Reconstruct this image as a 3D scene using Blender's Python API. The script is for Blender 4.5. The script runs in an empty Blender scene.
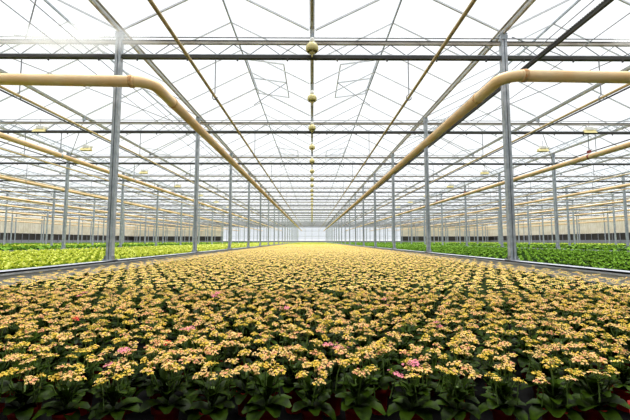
import bpy, math, random
import numpy as np
from mathutils import Vector, Matrix
random.seed(7); rng = np.random.default_rng(7)
sc = bpy.context.scene
col = sc.collection
R = math.radians

# ------------------------------------------------------------------ materials
def mat(name, c, rough=0.6, metal=0.0, var=0.0, scale=8.0, c2=None, spec=0.5, trans=0.0, bump=0.0, rnd=0.0):
    m = bpy.data.materials.new(name); m.use_nodes = True
    nt = m.node_tree; b = nt.nodes['Principled BSDF']
    b.inputs['Base Color'].default_value = (*c, 1); b.inputs['Roughness'].default_value = rough
    b.inputs['Metallic'].default_value = metal; b.inputs['Specular IOR Level'].default_value = spec
    tc = nt.nodes.new('ShaderNodeTexCoord')
    last = None
    if var or c2:
        n = nt.nodes.new('ShaderNodeTexNoise'); n.inputs['Scale'].default_value = scale; n.inputs['Detail'].default_value = 5
        nt.links.new(tc.outputs['Object'], n.inputs['Vector'])
        r = nt.nodes.new('ShaderNodeValToRGB'); r.color_ramp.elements[0].position = 0.38; r.color_ramp.elements[1].position = 0.64
        d = c2 if c2 else tuple(x*(1-var) for x in c)
        r.color_ramp.elements[0].color = (*d, 1); r.color_ramp.elements[1].color = (*c, 1)
        nt.links.new(n.outputs['Fac'], r.inputs['Fac']); last = r.outputs['Color']
        nt.links.new(last, b.inputs['Base Color'])
        if bump:
            bp = nt.nodes.new('ShaderNodeBump'); bp.inputs['Strength'].default_value = bump
            nt.links.new(n.outputs['Fac'], bp.inputs['Height']); nt.links.new(bp.outputs['Normal'], b.inputs['Normal'])
    if rnd:
        oi = nt.nodes.new('ShaderNodeObjectInfo'); hs = nt.nodes.new('ShaderNodeHueSaturation')
        mr = nt.nodes.new('ShaderNodeMapRange'); mr.inputs['To Min'].default_value = 1-rnd; mr.inputs['To Max'].default_value = 1+rnd
        nt.links.new(oi.outputs['Random'], mr.inputs['Value']); nt.links.new(mr.outputs['Result'], hs.inputs['Value'])
        hs.inputs['Color'].default_value = (*c, 1)
        if last: nt.links.new(last, hs.inputs['Color'])
        nt.links.new(hs.outputs['Color'], b.inputs['Base Color']); last = hs.outputs['Color']
    if trans:
        t = nt.nodes.new('ShaderNodeBsdfTranslucent'); mx = nt.nodes.new('ShaderNodeMixShader'); mx.inputs[0].default_value = trans
        t.inputs['Color'].default_value = (*c, 1)
        if last: nt.links.new(last, t.inputs['Color'])
        nt.links.new(b.outputs[0], mx.inputs[1]); nt.links.new(t.outputs[0], mx.inputs[2])
        nt.links.new(mx.outputs[0], nt.nodes['Material Output'].inputs['Surface'])
    return m

M = {}
M['petal'] = mat('petal_peach', (0.94, 0.63, 0.24), 0.6, var=0.0, trans=0.25, rnd=0.05)
M['petal2'] = mat('petal_yellow', (0.86, 0.60, 0.06), 0.6, trans=0.25)
M['petal3'] = mat('petal_pink', (0.92, 0.42, 0.22), 0.6, trans=0.25)
M['pink'] = mat('petal_strong_pink', (0.95, 0.30, 0.42), 0.6, trans=0.25)
M['red'] = mat('petal_red', (0.85, 0.05, 0.03), 0.6, trans=0.2)
M['bud'] = mat('bud_green', (0.34, 0.38, 0.03), 0.5, trans=0.2)
M['leaf'] = mat('leaf_dark', (0.030, 0.060, 0.002), 0.45, c2=(0.007, 0.016, 0.001), scale=25, trans=0.12, rnd=0.45, spec=0.05)
M['stem'] = mat('stem_green', (0.10, 0.17, 0.03), 0.5)
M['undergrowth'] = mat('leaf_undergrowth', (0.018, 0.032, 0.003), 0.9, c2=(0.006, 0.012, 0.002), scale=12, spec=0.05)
M['lime'] = mat('leaf_lime', (0.46, 0.54, 0.02), 0.6, c2=(0.20, 0.30, 0.01), scale=6, spec=0.1, trans=0.25, rnd=0.12)
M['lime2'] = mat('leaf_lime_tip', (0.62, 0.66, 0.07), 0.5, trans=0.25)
M['green'] = mat('leaf_green', (0.042, 0.125, 0.003), 0.6, c2=(0.012, 0.045, 0.002), scale=6, spec=0.1, trans=0.2, rnd=0.15)
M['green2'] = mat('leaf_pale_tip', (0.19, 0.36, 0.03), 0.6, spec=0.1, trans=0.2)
M['pot'] = mat('pot_terracotta_plastic', (0.26, 0.012, 0.007), 0.6, spec=0.2, rnd=0.15)
M['soil'] = mat('soil', (0.03, 0.018, 0.01), 0.95, var=0.5, scale=60)
M['floor'] = mat('growing_floor', (0.008, 0.008, 0.008), 0.95, c2=(0.005, 0.005, 0.005), scale=2, spec=0.03)
M['kerb'] = mat('kerb_concrete', (0.50, 0.50, 0.52), 0.8, c2=(0.38, 0.38, 0.40), scale=3, bump=0.2)
M['galv'] = mat('galvanised_steel', (0.50, 0.54, 0.58), 0.5, 0.25, c2=(0.33, 0.37, 0.41), scale=9)
M['galvdark'] = mat('galvanised_edge', (0.33, 0.35, 0.38), 0.5, 0.3, c2=(0.2, 0.21, 0.23), scale=5)
M['kerbtop'] = mat('kerb_steel_profile', (0.46, 0.48, 0.52), 0.5, 0.1, c2=(0.33, 0.35, 0.39), scale=4)
M['alu'] = mat('white_aluminium', (0.66, 0.68, 0.70), 0.5, 0.2)
M['dark'] = mat('dark_steel', (0.02, 0.017, 0.018), 0.6, 0.0, c2=(0.04, 0.04, 0.028), scale=1.2)
M['darkrail'] = mat('weathered_rail', (0.16, 0.155, 0.15), 0.6, 0.2, c2=(0.08, 0.08, 0.08), scale=20)
M['chord'] = mat('cream_grey_chord', (0.50, 0.47, 0.41), 0.7, 0, c2=(0.36, 0.32, 0.27), scale=3)
M['screen'] = mat('packed_screen_cloth', (0.78, 0.74, 0.66), 0.9, 0, c2=(0.5, 0.42, 0.33), scale=6, trans=0.15)
M['cream'] = mat('cream_pipe_paint', (0.93, 0.68, 0.38), 0.5, 0, c2=(0.90, 0.58, 0.27), scale=2.2)
M['rust'] = mat('rusty_joint', (0.55, 0.24, 0.07), 0.8, 0, c2=(0.80, 0.55, 0.28), scale=14)
M['gold'] = mat('ochre_pipe_paint', (0.74, 0.56, 0.27), 0.5, 0, c2=(0.62, 0.46, 0.21), scale=3)
M['lamp'] = mat('lamp_reflector_enamel', (0.72, 0.62, 0.26), 0.45)
M['lampwhite'] = mat('lamp_housing_white', (0.85, 0.84, 0.78), 0.5)
M['bulb'] = mat('lamp_bulb', (0.9, 0.88, 0.75), 0.1)
M['beige'] = mat('side_screen_beige', (0.80, 0.74, 0.60), 0.9, 0, c2=(0.70, 0.63, 0.48), scale=1.0, trans=0.3)
M['plinth'] = mat('plinth_grey', (0.30, 0.31, 0.33), 0.8)
M['plinthdark'] = mat('plinth_window_dark', (0.035, 0.03, 0.025), 0.4)
M['blockwall'] = mat('light_blocking_wall', (0.10, 0.10, 0.10), 0.85, c2=(0.07, 0.07, 0.07), scale=2)  # dark tone for the added light-blocking wall behind the camera
M['redclip'] = mat('red_clip', (0.25, 0.03, 0.02), 0.5)
M['outside'] = mat('outside_ground', (0.22, 0.23, 0.2), 0.9, c2=(0.16, 0.18, 0.13), scale=0.1)
def glass(name, gl=0.03, tint=(0.985, 0.995, 1)):
    m = bpy.data.materials.new(name); m.use_nodes = True; nt = m.node_tree; nt.nodes.clear()
    o = nt.nodes.new('ShaderNodeOutputMaterial'); t = nt.nodes.new('ShaderNodeBsdfTransparent'); g = nt.nodes.new('ShaderNodeBsdfGlossy')
    t.inputs['Color'].default_value = (*tint, 1); g.inputs['Roughness'].default_value = 0.1
    x = nt.nodes.new('ShaderNodeMixShader'); x.inputs[0].default_value = gl
    nt.links.new(t.outputs[0], x.inputs[1]); nt.links.new(g.outputs[0], x.inputs[2]); nt.links.new(x.outputs[0], o.inputs['Surface'])
    return m
M['glass'] = glass('greenhouse_glass')
M['endglass'] = glass('diffuse_end_glass', 0.05, (0.86, 0.88, 0.90))

# ------------------------------------------------------------------ mesh builder
class MB:
    def __init__(s): s.v = []; s.f = []; s.m = []
    def box(s, c, d, mi=0, rot=None):
        b = len(s.v); hx, hy, hz = d[0]/2, d[1]/2, d[2]/2
        for dx in (-1, 1):
            for dy in (-1, 1):
                for dz in (-1, 1):
                    p = Vector((dx*hx, dy*hy, dz*hz))
                    if rot: p = rot @ p
                    s.v.append((c[0]+p.x, c[1]+p.y, c[2]+p.z))
        for q in ((0,1,3,2),(4,6,7,5),(0,4,5,1),(2,3,7,6),(0,2,6,4),(1,5,7,3)):
            s.f.append(tuple(b+i for i in q)); s.m.append(mi)
        return s
    def beam(s, p, q, w, h, mi=0):
        p = Vector(p); q = Vector(q); d = q-p
        x = d.normalized(); up = Vector((0,0,1)) if abs(x.z) < 0.95 else Vector((0,1,0))
        y = up.cross(x).normalized(); z = x.cross(y)
        return s.box((p+q)/2, (d.length, w, h), mi, Matrix((x, y, z)).transposed())
    def tube(s, pts, r, n=8, mi=0, cap=True, rs=None):
        pts = [Vector(p) for p in pts]; b = len(s.v); prev = None
        for i, p in enumerate(pts):
            t = (pts[min(i+1, len(pts)-1)] - pts[max(i-1, 0)]).normalized()
            if prev is None:
                a = Vector((0,0,1)) if abs(t.z) < 0.9 else Vector((1,0,0))
                u = t.cross(a).normalized()
            else: u = (prev - t*prev.dot(t)).normalized()
            prev = u; w = t.cross(u); rr = rs[i] if rs else r
            for k in range(n):
                a = 2*math.pi*k/n; s.v.append(tuple(p + (u*math.cos(a)+w*math.sin(a))*rr))
        for i in range(len(pts)-1):
            for k in range(n):
                k2 = (k+1) % n
                s.f.append((b+i*n+k, b+i*n+k2, b+(i+1)*n+k2, b+(i+1)*n+k)); s.m.append(mi)
        if cap:
            s.f.append(tuple(b+k for k in reversed(range(n)))); s.m.append(mi)
            e = b+(len(pts)-1)*n; s.f.append(tuple(e+k for k in range(n))); s.m.append(mi)
        return s
    def lathe(s, prof, n=20, c=(0,0,0), mi=0):
        b = len(s.v)
        for r, z in prof:
            for k in range(n):
                a = 2*math.pi*k/n; s.v.append((c[0]+r*math.cos(a), c[1]+r*math.sin(a), c[2]+z))
        for i in range(len(prof)-1):
            for k in range(n):
                k2 = (k+1) % n
                s.f.append((b+i*n+k, b+i*n+k2, b+(i+1)*n+k2, b+(i+1)*n+k)); s.m.append(mi)
        return s
    def quad(s, a, b, c, d, mi=0):
        i = len(s.v); s.v += [tuple(a), tuple(b), tuple(c), tuple(d)]; s.f.append((i, i+1, i+2, i+3)); s.m.append(mi); return s
    def mesh(s, name, mats, smooth=False):
        me = bpy.data.meshes.new(name); me.from_pydata(s.v, [], s.f); me.update()
        for m in mats: me.materials.append(m)
        me.polygons.foreach_set('material_index', s.m)
        if smooth: me.polygons.foreach_set('use_smooth', [True]*len(s.f))
        return me
    def build(s, name, mats, parent=None, smooth=False, loc=None):
        if not isinstance(mats, (list, tuple)): mats = [mats]
        return link(name, s.mesh(name, mats, smooth), parent, loc)
def link(name, me, parent=None, loc=None):
    o = bpy.data.objects.new(name, me); col.objects.link(o)
    if parent: o.parent = parent
    if loc is not None: o.location = loc
    return o
def empty(name, loc=(0,0,0)):
    o = bpy.data.objects.new(name, None); o.empty_display_size = 0.1; col.objects.link(o); o.location = loc; return o
def tag(o, label=None, cat=None, group=None, kind=None):
    for k, v in (('label', label), ('category', cat), ('group', group), ('kind', kind)):
        if v: o[k] = v
    return o
def copy_tree(o, parent=None):
    c = o.copy(); col.objects.link(c)
    if parent: c.parent = parent
    for ch in list(o.children): copy_tree(ch, c)
    return c
def delete_tree(o):
    for ch in list(o.children): delete_tree(ch)
    bpy.data.objects.remove(o)
ORD = ['zeroth','first','second','third','fourth','fifth','sixth','seventh','eighth','ninth','tenth','eleventh','twelfth','thirteenth','fourteenth','fifteenth','sixteenth','seventeenth','eighteenth','nineteenth','twentieth']
TENS = {20:'twenty',30:'thirty',40:'forty',50:'fifty'}
def ordw(n):
    if n <= 20: return ORD[n]
    t = n//10*10
    return {30:'thirtieth',40:'fortieth',50:'fiftieth'}[n] if n == t else TENS[t]+'-'+ORD[n-t]

# ------------------------------------------------------------------ layout constants
CAMZ = 0.715; PITCH = math.atan(31/372); F = 372.0; VPX = 312.0
Y0, S, NB = 7.45, 5.35, 19          # first line of posts, bay length, number of lines
YEND = 108.5; XW = 52.0
KERB_Z = 0.33
def project(x, y, z):
    z -= CAMZ
    yc = y*math.cos(PITCH)+z*math.sin(PITCH); zc = -y*math.sin(PITCH)+z*math.cos(PITCH)
    return VPX + F*x/yc, 210 - F*zc/yc

# ------------------------------------------------------------------ setting
MB().box((0, YEND/2-1, -0.05), (2*XW, YEND+2, 0.1)).build('floor', M['floor'])['kind'] = 'structure'
g = MB().box((0, 40, -0.2), (500, 500, 0.1)).build('ground', M['outside']); g['kind'] = 'structure'
# roof: one glass span per gutter bay with glazing bars and ridge
GUT, RID = 5.14, 6.12
gx = list(range(-52, 52, 4))
gb = MB()
for sx in (-1, 1):
    gb.quad((2+sx*1.94, -2, GUT), (2, -2, RID), (2, YEND, RID), (2+sx*1.94, YEND, GUT))
gm = gb.mesh('roof_glass', [M['glass']])
bb = MB()
nb = int((YEND+2)/1.3375)
for i in range(nb+1):
    y = Y0 - 7*1.3375 + i*1.3375
    for sx in (-1, 1):
        big = (i % 4 == 3)
        bb.beam((2+sx*1.93, y, GUT-0.02), (2, y, RID-0.02), 0.032 if big else 0.02, 0.035 if big else 0.025)
bm_ = bb.mesh('glazing_bars', [M['alu']])
rm_ = MB().box((2, YEND/2-1, RID-0.01), (0.03, YEND+2, 0.05)).mesh('ridge_beam', [M['galv']])
for i, x in enumerate(gx):
    o = link('ceiling', gm, None, (x, 0, 0)); o['kind'] = 'structure'
    link('glazing_bars', bm_, o); link('ridge_beam', rm_, o)
# walls
def side_wall(name, x, s):
    w = MB().box((x, YEND/2-1, 0.45), (0.15, YEND+2, 0.9)).build(name, M['plinth']); w['kind'] = 'structure'
    MB().box((x+s*0.02, YEND/2-1, 1.5), (0.06, YEND+2, 1.2)).build('window_band', M['plinthdark'], w)
    c = MB(); n = 400
    for i in range(n):
        y0 = -2+(YEND+2)*i/n; y1 = -2+(YEND+2)*(i+1)/n
        a0 = 0.10*(i % 2); a1 = 0.10*((i+1) % 2)
        c.quad((x-s*(0.15+a0), y0, 2.1), (x-s*(0.15+a1), y1, 2.1), (x-s*(0.15+a1), y1, 5.1), (x-s*(0.15+a0), y0, 5.1))
    c.build('rolled_screen', M['beige'], w)
    p = MB()
    for i in range(67): p.box((x-s*0.1, i*1.6, 1.0), (0.08, 0.08, 2.1))
    p.build('window_posts', M['plinth'], w)
    return w
side_wall('wall_left', -XW, -1); side_wall('wall_right', XW, 1)
w = MB().box((0, YEND, 0.35), (2*XW, 0.15, 0.7)).build('wall_far', M['plinth']); w['kind'] = 'structure'
MB().box((0, YEND, 3.1), (2*XW, 0.02, 4.0)).build('glass_panes', M['endglass'], w)
m = MB()
for i in range(53): m.box((-52+i*2, YEND-0.02, 2.95), (0.09, 0.1, 4.4))
for z in (0.75, 2.1, 3.6, 5.12): m.box((0, YEND-0.02, z), (2*XW, 0.1, 0.08))
m.build('mullions', M['alu'], w)
m = MB()
for a in gx: m.quad((a, YEND, 5.14), (a+4, YEND, 5.14), (a+2.02, YEND, 6.12), (a+1.98, YEND, 6.12))
m.build('gable_glass', M['endglass'], w)
m = MB()
for s in (-1, 1):
    n = 260
    for i in range(n):
        xa = s*(26+26*i/n); xb = s*(26+26*(i+1)/n); a0 = 0.08*(i % 2); a1 = 0.08*((i+1) % 2)
        m.quad((xa, YEND-0.2-a0, 2.1), (xb, YEND-0.2-a1, 2.1), (xb, YEND-0.2-a1, 5.1), (xa, YEND-0.2-a0, 5.1))
m.build('rolled_screen', M['beige'], w)
m = MB()
for s in (-1, 1): m.box((s*39, YEND-0.15, 1.4), (26, 0.05, 1.3))
m.build('window_band', M['plinthdark'], w)
w = MB().box((0, -0.95, 2.6), (2*XW, 0.15, 5.2)).build('wall_near_light_blocker', M['blockwall']); w['kind'] = 'structure'  # unseen opaque wall, added close behind the camera to darken the front rows

# ------------------------------------------------------------------ kerbs
def rowname(x):
    side = 'left' if x < 0 else 'right'; n = (abs(x)-4)//8
    return side, n
kx = [s*(4+8*i) for i in range(6) for s in (-1, 1)]
for x in kx:
    side, n = rowname(x)
    e = empty('concrete_kerb', (x, 53, 0))
    lab = ('low grey kerb along the %s edge of the yellow flower bed' % side) if n == 0 else \
          ('low grey kerb under the %s row of posts out to the %s' % (ordw(n+1), side))
    tag(e, lab, 'kerb', 'kerbs between the growing beds')
    MB().box((0, 0.5, 0.14), (0.20, 106.8, 0.28)).build('kerb_block', M['kerb'], e)
    r = MB(); r.box((0, 0.5, 0.305), (0.24, 106.8, 0.05)); r.box((-0.11, 0.5, 0.318), (0.02, 106.8, 0.024)); r.box((0.11, 0.5, 0.318), (0.02, 106.8, 0.024))
    r.build('edge_profile', M['kerbtop'], e)

# ------------------------------------------------------------------ posts
def post_proto():
    e = empty('steel_post')
    b = MB(); t = 0.012; w = 0.115; d = 0.10
    b.box((0, d/2, 2.36), (w, t, 4.72)); b.box((-w/2+t/2, 0, 2.36), (t, d, 4.72)); b.box((w/2-t/2, 0, 2.36), (t, d, 4.72))
    b.box((-w/2+0.025, -d/2, 2.36), (0.05, t, 4.72)); b.box((w/2-0.025, -d/2, 2.36), (0.05, t, 4.72))
    b.build('shaft', M['galv'], e)
    f = MB(); f.box((0, 0, 0.008), (0.2, 0.22, 0.016)); f.box((0.075, -0.02, 0.05), (0.012, 0.1, 0.08)); f.box((-0.075, -0.02, 0.05), (0.012, 0.1, 0.08))
    f.build('foot_plate', M['galvdark'], e)
    for sx in (-1, 1):
        for sy in (-1, 1):
            MB().tube([(sx*0.085, sy*0.09, 0.016), (sx*0.085, sy*0.09, 0.04)], 0.011, 6).build('anchor_bolt', M['galv'], e)
    h = MB(); h.box((0, 0, 4.705), (0.15, 0.12, 0.02)); h.box((0, -0.06, 4.62), (0.15, 0.012, 0.10))
    h.build('head_bracket', M['galv'], e)
    return e
P0 = post_proto()
sb = MB(); sb.box((0, 0, 2.36), (0.115, 0.10, 4.72)); sb.box((0, 0, 0.01), (0.2, 0.2, 0.02)); sb.box((0, 0, 4.69), (0.22, 0.14, 0.04))
simple_post = sb.mesh('steel_post', [M['galv']])
for k in range(NB):
    y = Y0+S*k
    for x in kx:
        if abs(x) > 0.86*y+1.5: continue
        side, n = rowname(x)
        near = y < 30
        o = copy_tree(P0) if near else link('steel_post', simple_post)
        o.location = (x, y, KERB_Z)
        # ordinal among those in view in this row
        k0 = next(j for j in range(NB) if abs(x) <= 0.86*(Y0+S*j)+1.5)
        i = k-k0+1
        row = 'beside the yellow bed on the %s' % side if n == 0 else 'in the %s row out to the %s' % (ordw(n+1), side)
        tag(o, 'grey steel post %s, %s one back' % (row, 'nearest' if i == 1 else ordw(i)), 'post', 'steel posts carrying the roof')
delete_tree(P0)

# ------------------------------------------------------------------ lattice girders (8 m spans)
def girder_proto():
    e = empty('lattice_girder'); L = 3.93
    b = MB(); b.box((0, 0, 4.825), (2*L, 0.06, 0.055), 0); b.box((0, 0, 4.86), (2*L, 0.075, 0.02), 1)
    b.build('top_chord', [M['chord'], M['dark']], e)
    b = MB(); b.tube([(-L, 0, 4.945), (L, 0, 4.945)], 0.012, 6); b.build('screen_rod', M['galvdark'], e)
    b = MB(); b.box((0, 0, 4.515), (2*L, 0.09, 0.07), 0); b.box((0, 0, 4.56), (2*L, 0.05, 0.025), 1)
    b.build('bottom_chord', [M['dark'], M['galv']], e)
    b = MB(); n = 12; d = 2*L/n
    for i in range(n):
        xa = -L+i*d; b.beam((xa, 0, 4.565), (xa+d/2, 0, 4.80), 0.014, 0.014); b.beam((xa+d/2, 0, 4.80), (xa+d, 0, 4.565), 0.014, 0.014)
    b.build('web', M['galvdark'], e)
    b = MB(); b.box((0, 0, 4.98), (0.07, 0.07, 0.14)); b.build('gutter_stub', M['galv'], e)
    b = MB()
    for i in range(8):
        xa = -3.6+i*1.03; b.box((xa, -0.045, 4.45), (0.03, 0.02, 0.07))
    b.build('screen_clips', M['dark'], e)
    return e
G0 = girder_proto()
hb = MB()   # pipe hanger: rod and hook
hb.tube([(0, 0, 4.495), (0, 0, 3.80), (0.0, 0, 3.74), (-0.045, 0, 3.70), (-0.055, 0, 3.66), (-0.03, 0, 3.62), (0, 0, 3.61), (0.04, 0, 3.63), (0.05, 0, 3.67)], 0.011, 6)
hang = hb.mesh('pipe_hanger', [M['galvdark']])
for k in range(NB):
    y = Y0+S*k
    for c in range(-6, 7):
        x = 8*c
        if abs(x)-4 > 0.86*y+0.5 or abs(x) > 40: continue
        o = copy_tree(G0); o.location = (x, y, 0)
        sp = 'over the yellow flower bed' if c == 0 else ('%s span to the %s of the middle' % (ordw(abs(c)), 'left' if c < 0 else 'right'))
        tag(o, 'steel girder %s, %s line back' % (sp, ordw(k+1)), 'girder', 'lattice girders under the roof')
        if y < 50:
            for dx in (-2, 2):
                if abs(x+dx) > 0.86*y+0.3: continue
                h = link('pipe_hanger', hang, None, (x+dx, y, 0))
                tag(h, 'hook rod on %s girder line holding %s ochre pipe to the %s' % (ordw(k+1), ordw(int((abs(x+dx)+2)//4)), 'left' if x+dx < 0 else 'right'), 'hanger', 'hook rods holding the thin pipes')
delete_tree(G0)

# ------------------------------------------------------------------ gutters
b = MB(); yl = YEND+1
pr = [(-0.05, 0.05), (-0.03, 0.0), (0.03, 0.0), (0.05, 0.05), (0.045, 0.05), (0.025, 0.01), (-0.025, 0.01), (-0.045, 0.05)]
for i in range(len(pr)):
    a, c = pr[i], pr[(i+1) % len(pr)]
    b.quad((a[0], -1, a[1]), (c[0], -1, c[1]), (c[0], YEND, c[1]), (a[0], YEND, a[1]))
gut = b.mesh('roof_gutter', [M['alu']])
lip = MB().box((0, YEND/2, -0.012), (0.05, YEND+1.6, 0.02)).mesh('seal_strip', [M['screen']])
for x in range(-48, 49, 4):
    o = link('roof_gutter', gut, None, (x, 0, 5.05))
    s = 'above the middle of the yellow flower bed' if x == 0 else '%s to the %s of the middle gutter' % (ordw(abs(x)//4), 'left' if x < 0 else 'right')
    tag(o, 'long pale metal roof gutter, '+s, 'gutter', 'gutters between the glass roof ridges')
    link('seal_strip', lip, o)
# roof vents standing open
def vent_proto():
    e = empty('roof_vent'); f = MB(); a = R(14)
    ux = Vector((math.cos(a), 0, -math.sin(a)*0.55)); W_, L_ = 1.15, 1.3
    p0 = Vector((0.03, 0, 0.03)); p1 = p0+ux*W_
    for yy in (-L_, 0, L_): f.beam(p0+Vector((0, yy, 0)), p1+Vector((0, yy, 0)), 0.03, 0.03)
    for p in (p0, p1): f.beam(p+Vector((0, -L_, 0)), p+Vector((0, L_, 0)), 0.03, 0.03)
    f.build('vent_frame', M['alu'], e)
    MB().quad(p0+Vector((0, -L_, .02)), p1+Vector((0, -L_, .02)), p1+Vector((0, L_, .02)), p0+Vector((0, L_, .02))).build('vent_pane', M['glass'], e)
    MB().tube([(0.06, 0, -0.9), p1], 0.012, 6).build('push_rod', M['galvdark'], e)
    return e
V0 = vent_proto(); vi = 0
for i, (x, y, s) in enumerate([(-2, 12.1, 1), (2, 12.1, -1), (-2, 22.8, 1), (2, 22.8, -1), (-6, 17.5, 1), (6, 17.5, -1), (-10, 22.8, 1), (10, 22.8, -1), (-6, 28.2, 1), (6, 28.2, -1)]):
    o = copy_tree(V0); o.location = (x, y, RID+0.02)
    if s < 0: o.rotation_euler.z = math.pi
    sd = 'left' if x < 0 else 'right'
    nth = 'nearer' if y in (12.1, 17.5) else 'farther'
    if abs(x) == 10: lab = 'open glass roof vent on the third ridge to the %s' % sd
    else: lab = '%s open glass roof vent on the %s ridge to the %s' % (nth, 'first' if abs(x) == 2 else 'second', sd)
    tag(o, lab, 'roof vent', 'open roof vents')
delete_tree(V0)

# ------------------------------------------------------------------ pipes
def arc(cx, cy, r, a0, a1, z, n=12):
    return [(cx+r*math.cos(a0+(a1-a0)*i/n), cy+r*math.sin(a0+(a1-a0)*i/n), z) for i in range(n+1)]
ZP = CAMZ+2.96
def big_pipe(s, X, Yc, zo, LC, lab):
    e = empty('heating_pipe', (s*X, Yc, ZP)); r = 0.105; br = 0.30
    tag(e, lab, 'pipe', 'thick cream heating pipes')
    out = [(s*LC, 0, zo), (s*(br+0.02), 0, 0)]
    bend = [(s*(br-br*math.sin(t)), br-br*math.cos(t), 0) for t in [math.pi/2*i/14 for i in range(15)]]
    MB().tube([out[0], bend[0]], r, 20).build('cross_run', M['cream'], e, True)
    MB().tube(bend+[(0, br+0.75, 0)], r, 20).build('elbow', M['cream'], e, True)
    MB().tube([(0, br+0.75, 0), (0, 108.46-Yc, 0)], r, 20).build('long_run', M['cream'], e, True)
    MB().tube([(s*(br+0.09), 0, 0), (s*(br+0.03), 0, 0)], r+0.012, 20).build('joint_band', M['rust'], e, True)
    MB().tube([(0, br+0.73, 0), (0, br+0.79, 0)], r+0.010, 20).build('joint_band', M['rust'], e, True)
big_pipe(-1, 3.0, 6.73, 0.08, 5.68, 'thick cream pipe bending to run back above the left of the flower bed')
big_pipe(1, 3.45, 6.43, -0.08, 6.22, 'thick cream pipe bending to run back above the right of the flower bed')
def long_pipe(name, x, z, r, m, lab, cat, group, y0=-0.9, y1=108.46, n=14):
    o = MB().tube([(0, 0, 0), (0, y1-y0, 0)], r, n).build(name, m, None, True, (x, y0, z)); tag(o, lab, cat, group); return o
side = {'left': [-8.75, -14.5, -21, -25.6, -31.5, -38, -45], 'right': [9.75, 16.8, 23.4, 30.3, 37, 44]}
for sd, xs in side.items():
    for i, x in enumerate(xs):
        long_pipe('heating_pipe', x, ZP, 0.08, M['cream'], 'thick straight cream pipe, %s one out beyond the %s posts' % (ordw(i+1), sd), 'pipe', 'thick cream heating pipes', y0=(6.6 if i == 0 else -0.9))
# clamps on the two nearest side pipes
def clamp(x, y, m, lab):
    e = empty('pipe_clamp', (x, y, ZP))
    MB().tube([(0, -0.03, 0), (0, 0.03, 0)], 0.09, 16).build('band', m, e)
    MB().tube([(0, 0, 0.11), (0, 0, 0.80)], 0.014, 6).build('rod', M['galvdark'], e)
    MB().box((0, 0, 0.17), (0.05, 0.16, 0.10)).build('buckle', m, e)
    tag(e, lab, 'clamp', 'clamps hanging the thick side pipes')
for k in (1, 2, 3, 4):
    y = Y0+S*k
    clamp(-8.75, y, M['galv'], 'grey clamp on the first side pipe to the left, %s girder line back' % ordw(k+1))
    clamp(9.75, y, M['redclip'], 'dark red clamp on the first side pipe to the right, %s girder line back' % ordw(k+1))
for x in list(range(-46, 47, 4)):
    sd = 'left' if x < 0 else 'right'; n = (abs(x)+2)//4
    o = long_pipe('ochre_pipe', x, CAMZ+2.96, 0.027, M['gold'], 'thin ochre pipe hung under the %s ridge to the %s' % (ordw(n), sd), 'pipe', 'thin ochre pipes on hooks', n=10)
# conduits under gutters
for x in (-28, -20, -12, -8, 8, 12, 20, 28):
    sd = 'left' if x < 0 else 'right'; n = abs(x)//4
    long_pipe('cable_conduit', x+(0.25 if x < 0 else -0.25), 4.459, 0.022, M['dark'], 'thin black conduit under the %s gutter to the %s' % (ordw(n), sd), 'conduit', 'thin black conduits', n=8)
# black serrated rail on the right
e = empty('screen_drive_rail', (4.45, 1.0, 4.30)); tag(e, 'thick black toothed rail running back behind the first right post', 'rail')
MB().box((0, 53, 0), (0.055, 106, 0.06)).build('rail_bar', M['dark'], e)
b = MB()
for i in range(500): b.box((-0.02, 4+i*0.05, 0.038), (0.045, 0.025, 0.02))
b.build('teeth', M['darkrail'], e)
# screen wires along the house
for x in (-5.2, -4.7, 4.7, 5.6):
    sd = 'left' if x < 0 else 'right'
    long_pipe('screen_cable', x, 4.72, 0.009, M['galvdark'], 'taut grey cable running back just %s of the first %s gutter' % ('outside' if abs(x) < 5 else 'well outside', sd), 'cable', 'taut screen cables', n=5)
for x in (-3.78, 3.78):
    sd = 'left' if x < 0 else 'right'
    long_pipe('shade_screen_roll', x, 4.93, 0.02, M['chord'], 'thin rolled grey screen beside the first gutter to the %s' % sd, 'screen', 'rolled screens by the gutters', n=8)
# roof bracing rods
def brace(pts, lab):
    o = MB().tube([Vector(p)-Vector(pts[0]) for p in pts], 0.012, 6).build('bracing_rod', M['galvdark'], None, False, pts[0]); tag(o, lab, 'rod', 'bracing rods under the glass')
brace([(-5.95, 7.45, 4.9), (-5.4, 7.0, 5.65), (-4.1, 6.0, 5.1)], 'bent dark bracing rod above the near girder at far left')
brace([(-6.2, 7.45, 4.98), (-5.0, 8.8, 5.5)], 'straight thin rod rising right from the near girder at far left')
brace([(4.2, 7.45, 4.98), (7.0, 9.6, 5.6)], 'straight thin rod rising right from the first right post')
brace([(7.4, 7.45, 4.95), (5.6, 12.8, 4.95)], 'thin horizontal bracing rod between the first two girders at right')
brace([(-7.4, 7.45, 4.95), (-5.0, 12.8, 4.95)], 'thin horizontal bracing rod between the first two girders at left')
for k in range(1, 5):
    y = Y0+S*k
    for s, sd in ((-1, 'left'), (1, 'right')):
        brace([(s*4, y, 4.6), (s*8, y+S, 4.95)], 'slanting rod out to the %s from %s post beside the flower bed' % (sd, ordw(k+1)))
        brace([(s*12, y+S, 4.6), (s*8, y, 4.95)], 'slanting rod beyond first side pipe to the %s, from %s girder line' % (sd, ordw(k+1)))

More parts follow.
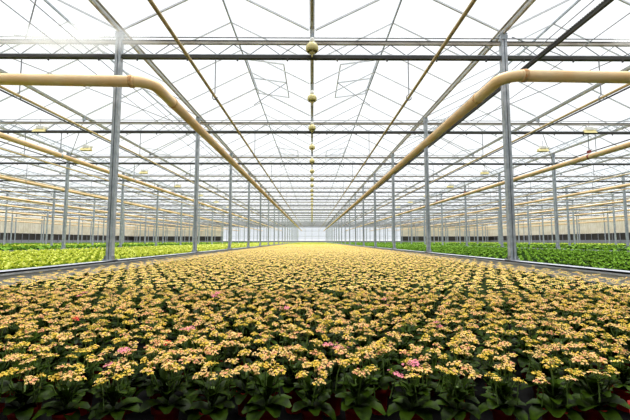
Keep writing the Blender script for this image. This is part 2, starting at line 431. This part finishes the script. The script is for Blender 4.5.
# ------------------------------------------------------------------ grow lamps
def lamp_proto():
    e = empty('grow_lamp')
    b = MB(); b.lathe([(0.035, 0.0), (0.085, -0.015), (0.118, -0.055), (0.13, -0.10), (0.125, -0.15), (0.105, -0.185), (0.095, -0.185), (0.11, -0.14), (0.115, -0.10), (0.10, -0.06), (0.03, -0.01)], 24)
    b.build('reflector', M['lamp'], e, True)
    b = MB(); b.tube([(0, 0, -0.02), (0, 0, -0.07), (0, 0, -0.12), (0, 0, -0.165)], 0, 12, rs=[0.018, 0.03, 0.03, 0.012]); b.build('bulb', M['bulb'], e, True)
    b = MB(); b.tube([(0, 0, 0), (0, 0, 0.03), (0, 0, 0.08), (0, 0, 0.11)], 0, 14, rs=[0.045, 0.055, 0.055, 0.035]); b.build('housing', M['lampwhite'], e, True)
    b = MB(); b.tube([(0, 0, 0.10), (0, 0, 0.34)], 0.012, 8); b.box((0, 0, 0.33), (0.10, 0.05, 0.03)); b.build('bracket', M['galv'], e)
    b = MB(); b.tube([(0, 0, -0.16), (0, 0, -0.19)], 0.015, 8)
    b.tube([(0, 0, -0.19), (0, 0, -0.21), (0, 0, -0.24)], 0, 14, rs=[0.055, 0.06, 0.02]); b.tube([(0, 0, -0.24), (0, 0, -0.29)], 0.014, 8); b.build('lower_cap', M['lamp'], e, True)
    return e
L0 = lamp_proto()
for j in range(26):
    y = 7.25 + j*2.675
    o = copy_tree(L0); o.location = (0, y, 4.72)
    tag(o, 'round ochre lamp under the middle gutter, %s from the camera' % ('nearest' if j == 0 else ordw(j+1)), 'lamp', 'round lamps under the middle gutter')
delete_tree(L0)
def trough_proto():
    e = empty('trough_lamp')
    b = MB(); 
    for s in (-1, 1):
        b.quad((-0.28, s*0.03, 0), (0.28, s*0.03, 0), (0.30, s*0.13, -0.12), (-0.30, s*0.13, -0.12))
    b.quad((-0.28, -0.03, 0), (0.28, -0.03, 0), (0.28, 0.03, 0), (-0.28, 0.03, 0))
    for s in (-1, 1): b.quad((s*0.28, -0.03, 0), (s*0.28, 0.03, 0), (s*0.30, 0.13, -0.12), (s*0.30, -0.13, -0.12))
    b.build('reflector', M['lamp'], e)
    b = MB(); b.box((0, 0, 0.05), (0.34, 0.12, 0.1)); b.box((0.3, 0, 0.04), (0.14, 0.09, 0.07)); b.build('ballast_box', M['lampwhite'], e)
    b = MB(); b.tube([(-0.2, 0, -0.06), (0.2, 0, -0.06)], 0.025, 10); b.build('tube_bulb', M['bulb'], e, True)
    b = MB(); b.tube([(0, 0, 0.09), (0, 0, 0.35)], 0.01, 6); b.build('rod', M['galvdark'], e)
    return e
T0 = trough_proto()
for s, X, sd in ((-1, 9.5, 'left'), (1, 9.8, 'right')):
    for i, y in enumerate((12.8, 15.45, 20.8, 26.1, 31.5, 36.8, 42.2)):
        o = copy_tree(T0); o.location = (s*X, y, 4.62); o.scale = (0.75, 0.75, 1.0)
        tag(o, 'pale lamp with ochre trough reflector high on the %s, %s back' % (sd, 'nearest' if i == 0 else ordw(i+1)), 'lamp', 'trough lamps out to the sides')
delete_tree(T0)

# ------------------------------------------------------------------ plants
def leaf(mb, base, az, L, W, up, droop, mi=0, seg=4):
    """ovate leaf with folded midrib: rises at angle `up` then bends over"""
    d = Vector((math.cos(az), math.sin(az), 0)); s = Vector((-math.sin(az), math.cos(az), 0)); p = Vector(base); a = up
    rows = []; prof = [0.2, 0.82, 1.0, 0.86, 0.3] if seg == 4 else [0.3, 1.0, 0.15]
    for i in range(seg+1):
        w = W*prof[i]/2; nrm = Vector((0,0,1))*math.cos(a) - d*math.sin(a)
        rows.append((p+s*w+nrm*w*0.35, p.copy(), p-s*w+nrm*w*0.35))
        p = p + (d*math.cos(a)+Vector((0,0,1))*math.sin(a))*(L/seg); a -= droop/seg
    b = len(mb.v)
    for r in rows: mb.v += [tuple(q) for q in r]
    for i in range(seg):
        k = b+i*3
        mb.f.append((k, k+1, k+4, k+3)); mb.m.append(mi); mb.f.append((k+1, k+2, k+5, k+4)); mb.m.append(mi)

def head_mesh(nsub, mix, rad=0.030):
    """flat umbel made of small cymes of four-petalled flowers and buds"""
    b = MB()
    b.tube([(0, 0, -0.10), (0.003, 0, -0.05), (0, 0, -0.022)], 0.0022, 4, 3, cap=False)
    for c in range(nsub):
        a = 2*math.pi*c/nsub + random.uniform(-.4, .4) if c else 0
        rr = rad*random.uniform(0.75, 1.0) if c else 0
        cx, cy, cz = rr*math.cos(a), rr*math.sin(a), -0.25*rr+random.uniform(-.004, .004)
        b.tube([(0, 0, -0.026), (cx*0.9, cy*0.9, cz-0.006)], 0.0016, 3, 3, cap=False)
        nf = random.choice((5, 6, 7))
        for f in range(nf):
            fa = 2*math.pi*f/(nf-1)+random.uniform(-.3, .3) if f else 0
            fr = random.uniform(0.008, 0.0115) if f else 0
            x, y, z = cx+fr*math.cos(fa), cy+fr*math.sin(fa), cz+(0 if f else 0.003)-fr*0.35
            r = random.random()
            if r < 0.24:     # bud
                k = len(b.v); q = 0.0030; h = 0.0055
                b.v += [(x, y, z+h), (x+q, y, z), (x, y+q, z), (x-q, y, z), (x, y-q, z), (x, y, z-h)]
                for i in range(4):
                    b.f.append((k, k+1+i, k+1+(i+1) % 4)); b.m.append(2); b.f.append((k+5, k+1+(i+1) % 4, k+1+i)); b.m.append(2)
                continue
            mi = 0 if r < 0.24+0.76*mix[0] else (1 if r < 0.24+0.76*(mix[0]+mix[1]) else 4)
            t0 = random.uniform(0, 1.5); tilt = Vector((math.cos(fa)*0.4, math.sin(fa)*0.4, 1)).normalized() if f else Vector((0, 0, 1))
            u = tilt.orthogonal().normalized(); w = tilt.cross(u); c0 = Vector((x, y, z)); PL = 0.0068
            for p in range(4):
                an = t0+math.pi/2*p; dr = u*math.cos(an)+w*math.sin(an); sd = -u*math.sin(an)+w*math.cos(an)
                m0 = c0+dr*PL*0.55+tilt*0.0016
                b.quad(c0, m0+sd*0.0030, c0+dr*PL-tilt*0.0003, m0-sd*0.0030, mi)
            b.quad(c0-tilt*0.007, c0-u*0.002, c0+tilt*0.0012, c0+u*0.002, 2)
    return b
HM = [M['petal'], M['petal2'], M['bud'], M['stem'], M['petal3']]
mixes = [(0.6, 0.3), (0.7, 0.1), (0.35, 0.6), (0.5, 0.15), (0.25, 0.7), (0.75, 0.2), (0.6, 0.3), (0.3, 0.1)]
head_b = [head_mesh(random.choice((3, 4, 4, 5)), mx, random.uniform(0.016, 0.023)) for mx in mixes]
heads = [h.mesh('flower_head', HM) for h in head_b]
HMP = [M['pink'], M['petal3'], M['bud'], M['stem'], M['pink']]
head_pink = head_mesh(5, (0.7, 0.3), 0.026).mesh('flower_head', HMP)
head_red = head_mesh(3, (1, 0), 0.018).mesh('flower_head', [M['red'], M['red'], M['bud'], M['stem'], M['red']])
def foliage(seed):
    random.seed(seed); b = MB(); a = random.uniform(0, 6)
    for i in range(8):
        leaf(b, (0, 0, 0.088), a+i*0.8+random.uniform(-.2, .2), random.uniform(0.085, 0.115), random.uniform(0.052, 0.07), R(random.uniform(15, 50)), R(random.uniform(50, 100)))
    for i in range(11):
        leaf(b, (0, 0, 0.110+0.004*i), a+i*2.4, random.uniform(0.07, 0.095), random.uniform(0.035, 0.05), R(random.uniform(30, 65)), R(random.uniform(40, 80)))
    for i in range(12):
        rr = random.uniform(0.0, 0.045); an = random.uniform(0, 6.28)
        leaf(b, (rr*math.cos(an), rr*math.sin(an), random.uniform(0.145, 0.175)), an+random.uniform(-.5, .5), random.uniform(0.045, 0.07), random.uniform(0.02, 0.035), R(random.uniform(30, 75)), R(random.uniform(20, 60)))
    b.tube([(0, 0, 0.08), (0, 0, 0.18)], 0.006, 6, 1)
    for i in range(6):
        an = i*1.05+a; b.tube([(0, 0, 0.12), (0.035*math.cos(an), 0.035*math.sin(an), 0.165), (0.05*math.cos(an), 0.05*math.sin(an), 0.2)], 0.0025, 4, 1, cap=False)
    return b.mesh('foliage', [M['leaf'], M['stem']], True)
fol = [foliage(100+i) for i in range(6)]
b = MB(); b.lathe([(0.034, 0.0), (0.043, 0.082), (0.046, 0.083), (0.047, 0.100), (0.043, 0.100), (0.042, 0.08)], 20)
b.lathe([(0.0, 0.001), (0.034, 0.001)], 20)
pot_me = b.mesh('pot', [M['pot']], True)
soil_me = MB().lathe([(0.0, 0.086), (0.042, 0.086)], 16).mesh('soil', [M['soil']])

SP = 0.178; RS = 0.188; YF = 1.44
grid = []
nrow = int((52-YF)/RS)
for j in range(nrow):
    y = YF+j*RS
    for i in range(-21, 22):
        x = (i+(0.5 if j % 2 else 0.0))*SP
        if abs(x) > 3.84: continue
        grid.append((j, x, y))
random.seed(11)
ind, rest = [], []
rowcount = {}
for (j, x, y) in grid:
    px, py = project(x, y, 0.25)
    if len(ind) < 300 and -6 < px < 636:
        rowcount[j] = rowcount.get(j, 0)+1; ind.append((j, rowcount[j], x, y))
    else: rest.append((j, x, y))
def head_spots(n, s):
    out = []; a0 = random.uniform(0, 6.28)
    for h in range(n):
        if h == 0: out.append((random.uniform(-.015, .015), random.uniform(-.015, .015), 0.272))
        else:
            a = a0+2*math.pi*h/(n-1)+random.uniform(-.3, .3); r = random.uniform(0.036, 0.068)
            out.append((r*math.cos(a), r*math.sin(a), 0.268-r*0.5+random.uniform(-.028, .014)))
    return out
PINKS = {(0, 9), (1, 9), (1, 4), (3, 6), (6, 12), (8, 17), (4, 15), (10, 5), (9, 11)}
REDS = {(2, 5), (5, 3)}
lastrow = max(rowcount)
for (j, n, x, y) in ind:
    e = empty('potted_kalanchoe', (x+random.uniform(-.02, .02), y+random.uniform(-.015, .015), 0.0))
    e.rotation_euler.z = random.uniform(0, 6.28); sc_ = random.uniform(0.93, 1.07); e.scale = (sc_, sc_, sc_*random.uniform(.95, 1.05))
    link('pot', pot_me, e); link('soil', soil_me, e)
    link('foliage', random.choice(fol), e)
    kind = 'pink' if (j, n) in PINKS else ('red' if (j, n) in REDS else '')
    nh = random.choice((5, 6, 6, 7)) if j else random.choice((5, 6, 6, 7))
    for q, (hx, hy, hz) in enumerate(head_spots(nh, 0)):
        me = random.choice(heads)
        if kind == 'pink' and q < 2: me = head_pink
        if kind == 'red' and q == 1: me = head_red
        h = link('flower_head', me, e, (hx, hy, hz)); h.rotation_euler = (random.uniform(-.25, .25), random.uniform(-.25, .25), random.uniform(0, 6.28))
        if kind and me in (head_pink, head_red): h['label'] = '%s flower cluster' % kind
    cdesc = {'pink': 'kalanchoe with some pink clusters', 'red': 'kalanchoe with a small red cluster', '': 'peach-yellow kalanchoe'}[kind]
    where = 'in the front row' if j == 0 else 'in the %s row' % ordw(j+1)
    tag(e, '%s, %s plant from the left %s' % (cdesc, ordw(n), where), 'potted plant', 'potted kalanchoes nearest the camera')

# scatter helper for uncountable plants (numpy, quads only)
def arr(mb):
    v = np.array(mb.v, dtype=np.float32); f = []
    for q in mb.f:
        f.append((q[0], q[1], q[2]))
        if len(q) > 3: f.append((q[0], q[2], q[3]))
    mm = [m for q, m in zip(mb.f, mb.m) for _ in range(2 if len(q) > 3 else 1)]
    return v, np.array(f, dtype=np.int32), np.array(mm, dtype=np.int32)
class Field:
    def __init__(s): s.v = []; s.f = []; s.m = []; s.n = 0
    def add(s, tpl, P, ang=None, scl=None, matmap=None, tilt=0.0):
        V, Fq, Mi = tpl; n = len(P)
        if n == 0: return
        P = np.asarray(P, dtype=np.float32)
        ang = rng.uniform(0, 6.283, n) if ang is None else ang
        scl = np.ones(n) if scl is None else scl
        c, si = np.cos(ang)[:, None], np.sin(ang)[:, None]
        X = V[None, :, 0]*c - V[None, :, 1]*si; Y = V[None, :, 0]*si + V[None, :, 1]*c; Z = np.repeat(V[None, :, 2], n, 0)
        if tilt:
            tx = rng.uniform(-tilt, tilt, n)[:, None]; ty = rng.uniform(-tilt, tilt, n)[:, None]; Z = Z + X*tx + Y*ty
        W = np.stack([X, Y, Z], 2)*scl[:, None, None] + P[:, None, :]
        s.v.append(W.reshape(-1, 3).astype(np.float32))
        s.f.append((Fq[None]+(np.arange(n)*len(V))[:, None, None]+s.n).reshape(-1, 3).astype(np.int32))
        s.m.append(np.tile(Mi, n) if matmap is None else np.repeat(np.asarray(matmap), len(Fq)).astype(np.int32)); s.n += n*len(V)
    def build(s, name, mats):
        v = np.concatenate(s.v); f = np.concatenate(s.f); m = np.concatenate(s.m)
        me = bpy.data.meshes.new(name); me.vertices.add(len(v)); me.vertices.foreach_set('co', v.ravel())
        me.loops.add(f.size); me.loops.foreach_set('vertex_index', f.ravel())
        me.polygons.add(len(f)); me.polygons.foreach_set('loop_start', np.arange(0, f.size, 3, dtype=np.int32))
        for x in mats: me.materials.append(x)
        me.polygons.foreach_set('material_index', m); me.update(calc_edges=True)
        return link(name, me)

def lite_head(nfl, rad, fs, mix):
    b = MB()
    for f in range(nfl):
        a = 2.4*f+random.uniform(-.3, .3); r = rad*math.sqrt((f+0.3)/nfl); x, y, z = r*math.cos(a), r*math.sin(a), -r*0.3+random.uniform(-.002, .002)
        rr = random.random(); mi = 0 if rr < mix[0] else 1 if rr < mix[0]+mix[1] else (2 if rr < mix[0]+mix[1]+0.28 else 4)
        k = len(b.v); t = random.uniform(0, 1.5)
        q = fs if mi != 2 else fs*0.6
        b.v.append((x, y, z+0.004))
        for i in range(4): b.v.append((x+q*math.cos(t+i*1.5708), y+q*math.sin(t+i*1.5708), z-0.003))
        for i in range(4): b.f.append((k, k+1+i, k+1+(i+1) % 4)); b.m.append(mi)
    return arr(b)
random.seed(5)
MIX = (0.5, 0.22)
t_mid = [lite_head(11, 0.025, 0.0051, (random.uniform(.2, .45), random.uniform(.2, .4))) for _ in range(8)]
t_far = [lite_head(6, 0.023, 0.0074, (random.uniform(.15, .4), random.uniform(.25, .45))) for _ in range(6)]
t_vfar = [lite_head(2, 0.022, 0.016, (0.35, 0.4)) for _ in range(5)]
lf = MB(); random.seed(3)
for i in range(10): leaf(lf, (0, 0, 0.10+random.uniform(0, .05)), i*2.4, random.uniform(.07, .1), random.uniform(.03, .05), R(random.uniform(30, 60)), R(60), 5, seg=2)
lf = arr(lf)
FM = [M['petal'], M['petal2'], M['bud'], M['stem'], M['petal3'], M['leaf'], M['undergrowth'], M['pink'], M['pot']]
field = Field()
pt = MB(); pt.lathe([(0.034, 0.0), (0.047, 0.1), (0.0, 0.09)], 8, mi=8); pt = arr(pt)
P = np.array([(x, y, 0) for (j, x, y) in rest], dtype=np.float32)
P[:, 0] += rng.uniform(-.02, .02, len(P)); P[:, 1] += rng.uniform(-.02, .02, len(P))
near = P[P[:, 1] < 9]; mid = P[(P[:, 1] >= 9) & (P[:, 1] < 24)]; far = P[P[:, 1] >= 24]
field.add(lf, near, scl=rng.uniform(.9, 1.1, len(near))); field.add(lf, mid)
field.add(pt, P[P[:, 1] < 3.2])
def put_heads(Q, tpls, nh, zr):
    for h in range(nh):
        a = rng.uniform(0, 6.283, len(Q)); r = rng.uniform(0.03, 0.07, len(Q)) if h else np.zeros(len(Q))
        a = a if nh < 4 else 2*math.pi*h/(nh-1)+rng.uniform(-.35, .35, len(Q))+Q[:, 0]*17
        H = Q.copy(); H[:, 0] += r*np.cos(a); H[:, 1] += r*np.sin(a)
        H[:, 2] = 0.272-r*0.5+rng.uniform(-zr, zr, len(Q))
        w = rng.integers(0, len(tpls), len(Q))
        for t in range(len(tpls)):
            s = w == t
            field.add(tpls[t], H[s], scl=rng.uniform(.85, 1.15, s.sum()), tilt=0.25)
put_heads(near, t_mid, 5, 0.024); put_heads(mid, t_far, 5, 0.03); put_heads(far, t_vfar, 4, 0.035)
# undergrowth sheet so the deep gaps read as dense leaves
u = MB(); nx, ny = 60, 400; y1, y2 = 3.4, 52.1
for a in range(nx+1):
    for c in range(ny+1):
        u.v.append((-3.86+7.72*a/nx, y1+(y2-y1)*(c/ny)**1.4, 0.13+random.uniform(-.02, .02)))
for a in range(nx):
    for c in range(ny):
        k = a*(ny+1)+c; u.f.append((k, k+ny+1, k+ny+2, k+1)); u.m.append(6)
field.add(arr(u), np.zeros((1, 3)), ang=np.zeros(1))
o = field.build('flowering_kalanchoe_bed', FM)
tag(o, 'vast bed of peach-yellow flowering kalanchoes stretching back between the two kerbs', 'flower bed', kind='stuff')

# green beds
def rosette(n, L, seed, seg=2, h=0.2):
    random.seed(seed); b = MB()
    b.lathe([(0.034, 0.0), (0.046, 0.10), (0.0, 0.09)], 6, mi=3); b.tube([(0, 0, 0.08), (0, 0, h*0.55)], 0.008, 4, 0)
    for i in range(n):
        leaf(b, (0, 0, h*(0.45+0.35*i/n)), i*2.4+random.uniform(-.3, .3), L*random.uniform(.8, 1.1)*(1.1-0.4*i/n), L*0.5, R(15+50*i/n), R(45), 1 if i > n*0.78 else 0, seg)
    return b
SPG = 0.2
def green_bed(pname, x0, x1, y0, y1, mats, h, name, label, ilabel, igroup, seeds, individuals=True, place=''):
    pro = [rosette(16, 0.11, s, 2, h) for s in seeds]
    mes = [p.mesh(pname, mats+[M['undergrowth'], M['pot']], True) for p in pro]
    tp = [arr(p) for p in pro]; tf = [arr(rosette(6, 0.15, s+9, 2, h)) for s in seeds]
    pts = []
    j = 0; y = y0
    while y < y1:
        n = int((x1-x0)/SPG)
        for i in range(n): pts.append((x0+(i+0.25+0.5*(j % 2))*SPG, y))
        y += SPG*0.9; j += 1
    vis = []; out = []
    for (x, y) in pts:
        px, py = project(x, y, 0.3)
        (vis if individuals and -5 < px < 635 else out).append((x, y))
    vis.sort(key=lambda p: p[0]**2+p[1]**2)
    out += vis[300:]; vis = vis[:300]
    random.seed(seeds[0])
    for (x, y) in vis:
        o = link(pname, random.choice(mes), None, (x+random.uniform(-.02, .02), y+random.uniform(-.02, .02), 0))
        o.rotation_euler.z = random.uniform(0, 6.28); s = random.uniform(.85, 1.15); o.scale = (s, s, random.uniform(.9, 1.1))
        tag(o, ilabel, 'potted plant', igroup)
    fd = Field(); Q = np.array([(x, y, 0) for x, y in out], dtype=np.float32); Q[:, :2] += rng.uniform(-.03, .03, (len(Q), 2))
    A = Q[Q[:, 1] < 24]; B = Q[Q[:, 1] >= 24]
    for src, tpl in ((A, tp), (B, tf)):
        if not len(src): continue
        w_ = rng.integers(0, len(tpl), len(src))
        for t in range(len(tpl)):
            s = w_ == t; fd.add(tpl[t], src[s], scl=rng.uniform(.85, 1.15, s.sum()))
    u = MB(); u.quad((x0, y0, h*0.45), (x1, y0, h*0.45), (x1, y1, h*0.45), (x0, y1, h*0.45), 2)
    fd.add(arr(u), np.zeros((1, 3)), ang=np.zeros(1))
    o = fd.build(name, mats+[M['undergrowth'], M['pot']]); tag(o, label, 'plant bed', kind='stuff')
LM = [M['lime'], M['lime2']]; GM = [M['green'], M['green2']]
green_bed('yellow_leaf_plant', -11.75, -4.3, 3.0, 107.0, LM, 0.36, 'foliage_plant_bed', 'long bed of yellow-green leafy plants left of the flower bed',
          'yellow-green leafy plant close to the kerb, in the near part of the left bed', 'yellow-green plants near the left kerb', (21, 22, 23))
green_bed('green_leaf_plant', 4.25, 11.7, 3.0, 107.0, GM, 0.36, 'foliage_plant_bed', 'long bed of deep green leafy plants right of the flower bed',
          'deep green leafy plant close to the kerb, in the near part of the right bed', 'deep green plants near the right kerb', (31, 32, 33))
green_bed('yellow_leaf_plant', -3.8, 3.8, 52.4, 107.0, LM, 0.30, 'foliage_plant_bed', 'band of bright green plants behind the far end of the flower bed', '', '', (41, 42), False)
# outer beds: coarser
def outer(x0, x1, m, lab, h=0.36):
    fd = Field(); n = int((x1-x0)/0.45); pts = [(x0+0.2+i*0.45, 8+j*0.5) for i in range(n) for j in range(196)]
    Q = np.array([(a, c, 0) for a, c in pts], dtype=np.float32); Q[:, :2] += rng.uniform(-.1, .1, (len(Q), 2))
    fd.add(arr(rosette(6, 0.3, int(abs(x0))+1, 2, h)), Q, scl=rng.uniform(.8, 1.1, len(Q)))
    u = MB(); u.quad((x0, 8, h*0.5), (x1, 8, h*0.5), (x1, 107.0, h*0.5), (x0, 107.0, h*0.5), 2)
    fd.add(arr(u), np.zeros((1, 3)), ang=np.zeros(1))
    o = fd.build('foliage_plant_bed', m+[M['undergrowth'], M['pot']]); tag(o, lab, 'plant bed', kind='stuff')
for i in range(4):
    a = 12+8*i
    outer(-(a+7.6), -(a+0.4), GM if i != 1 else LM, 'leafy plant bed, %s one out to the left of the posts' % ordw(i+2))
    outer(a+0.4, a+7.6, GM if i != 2 else LM, 'leafy plant bed, %s one out to the right of the posts' % ordw(i+2))

# ------------------------------------------------------------------ mist and haze
def volume(name, dens, noise=False):
    m = bpy.data.materials.new(name); m.use_nodes = True; nt = m.node_tree; nt.nodes.clear()
    o = nt.nodes.new('ShaderNodeOutputMaterial'); v = nt.nodes.new('ShaderNodeVolumeScatter'); v.inputs['Density'].default_value = dens
    v.inputs['Anisotropy'].default_value = 0.2
    nt.links.new(v.outputs[0], o.inputs['Volume'])
    if noise:
        tc = nt.nodes.new('ShaderNodeTexCoord'); g = nt.nodes.new('ShaderNodeTexGradient'); g.gradient_type = 'SPHERICAL'
        n = nt.nodes.new('ShaderNodeTexNoise'); n.inputs['Scale'].default_value = 3.0; n.inputs['Detail'].default_value = 3
        mp = nt.nodes.new('ShaderNodeMapping'); mp.inputs['Scale'].default_value = (4, 1, 1)
        nt.links.new(tc.outputs['Object'], g.inputs['Vector']); nt.links.new(tc.outputs['Object'], mp.inputs['Vector']); nt.links.new(mp.outputs[0], n.inputs['Vector'])
        a = nt.nodes.new('ShaderNodeMath'); a.operation = 'MULTIPLY'; nt.links.new(g.outputs['Fac'], a.inputs[0]); nt.links.new(n.outputs['Fac'], a.inputs[1])
        c = nt.nodes.new('ShaderNodeMath'); c.operation = 'MULTIPLY'; c.inputs[1].default_value = dens; nt.links.new(a.outputs[0], c.inputs[0])
        nt.links.new(c.outputs[0], v.inputs['Density'])
    return m
def blob(seg=20, rings=10):
    b = MB(); b.lathe([(math.sin(math.pi*i/rings)+1e-4, -math.cos(math.pi*i/rings)) for i in range(rings+1)], seg); return b
mv = volume('mist_volume', 8.0, True)
for (loc, s, lab) in [((-4.85, 7.15, 4.74), (1.9, 0.5, 0.3), 'white puff of mist along the near girder at upper left'),
                      ((6.55, 7.15, 4.84), (0.5, 0.4, 0.16), 'small white puff of mist on the near girder at upper right')]:
    o = blob().build('mist', mv, None, True, loc); o.scale = s; tag(o, lab, 'mist', kind='stuff')
HAZE = 0
if HAZE:
    o = MB().box((0, 54, 2.52), (2*XW-0.4, 108, 4.95)).build('haze', volume('haze_volume', HAZE)); tag(o, 'thin white haze filling the whole greenhouse', 'haze', kind='stuff')

# ------------------------------------------------------------------ light, camera
wd = bpy.data.worlds.new('World'); sc.world = wd; wd.use_nodes = True
nt = wd.node_tree; bg = nt.nodes['Background']
# bright overcast sky: even and pale low down, several times brighter towards the zenith
tc = nt.nodes.new('ShaderNodeTexCoord'); sp = nt.nodes.new('ShaderNodeSeparateXYZ'); nt.links.new(tc.outputs['Generated'], sp.inputs[0])
mr = nt.nodes.new('ShaderNodeMapRange'); mr.interpolation_type = 'SMOOTHSTEP'
mr.inputs['From Min'].default_value = 0.62; mr.inputs['From Max'].default_value = 0.95; mr.inputs['To Min'].default_value = 1.2; mr.inputs['To Max'].default_value = 4.0
nt.links.new(sp.outputs['Z'], mr.inputs['Value']); nt.links.new(mr.outputs['Result'], bg.inputs['Strength'])
bg.inputs['Color'].default_value = (0.98, 0.99, 1.0, 1)
sl = bpy.data.lights.new('hazy_sun', 'SUN'); sl.energy = 3.6; sl.angle = R(28); sl.color = (1.0, 0.97, 0.90)
so = bpy.data.objects.new('hazy_sun', sl); col.objects.link(so); so.location = (0, 20, 30); so.rotation_euler = (R(-24), R(6), 0)
cd = bpy.data.cameras.new('Camera'); cam = bpy.data.objects.new('Camera', cd); col.objects.link(cam)
cd.sensor_width = 36; cd.lens = 36*F/630; cd.clip_end = 600; cd.clip_start = 0.05
cam.location = (0, 0, CAMZ); cam.rotation_euler = (math.pi/2+PITCH, 0, -math.atan(3/F))
sc.camera = cam
sc.view_settings.view_transform = 'Standard'; sc.view_settings.look = 'None'; sc.view_settings.exposure = 0.0; sc.view_settings.gamma = 1.0
sc.view_settings.use_curve_mapping = False
sc.cycles.transparent_max_bounces = 48; sc.cycles.max_bounces = 6; sc.cycles.diffuse_bounces = 4; sc.cycles.volume_bounces = 4
sc.cycles.use_denoising = True
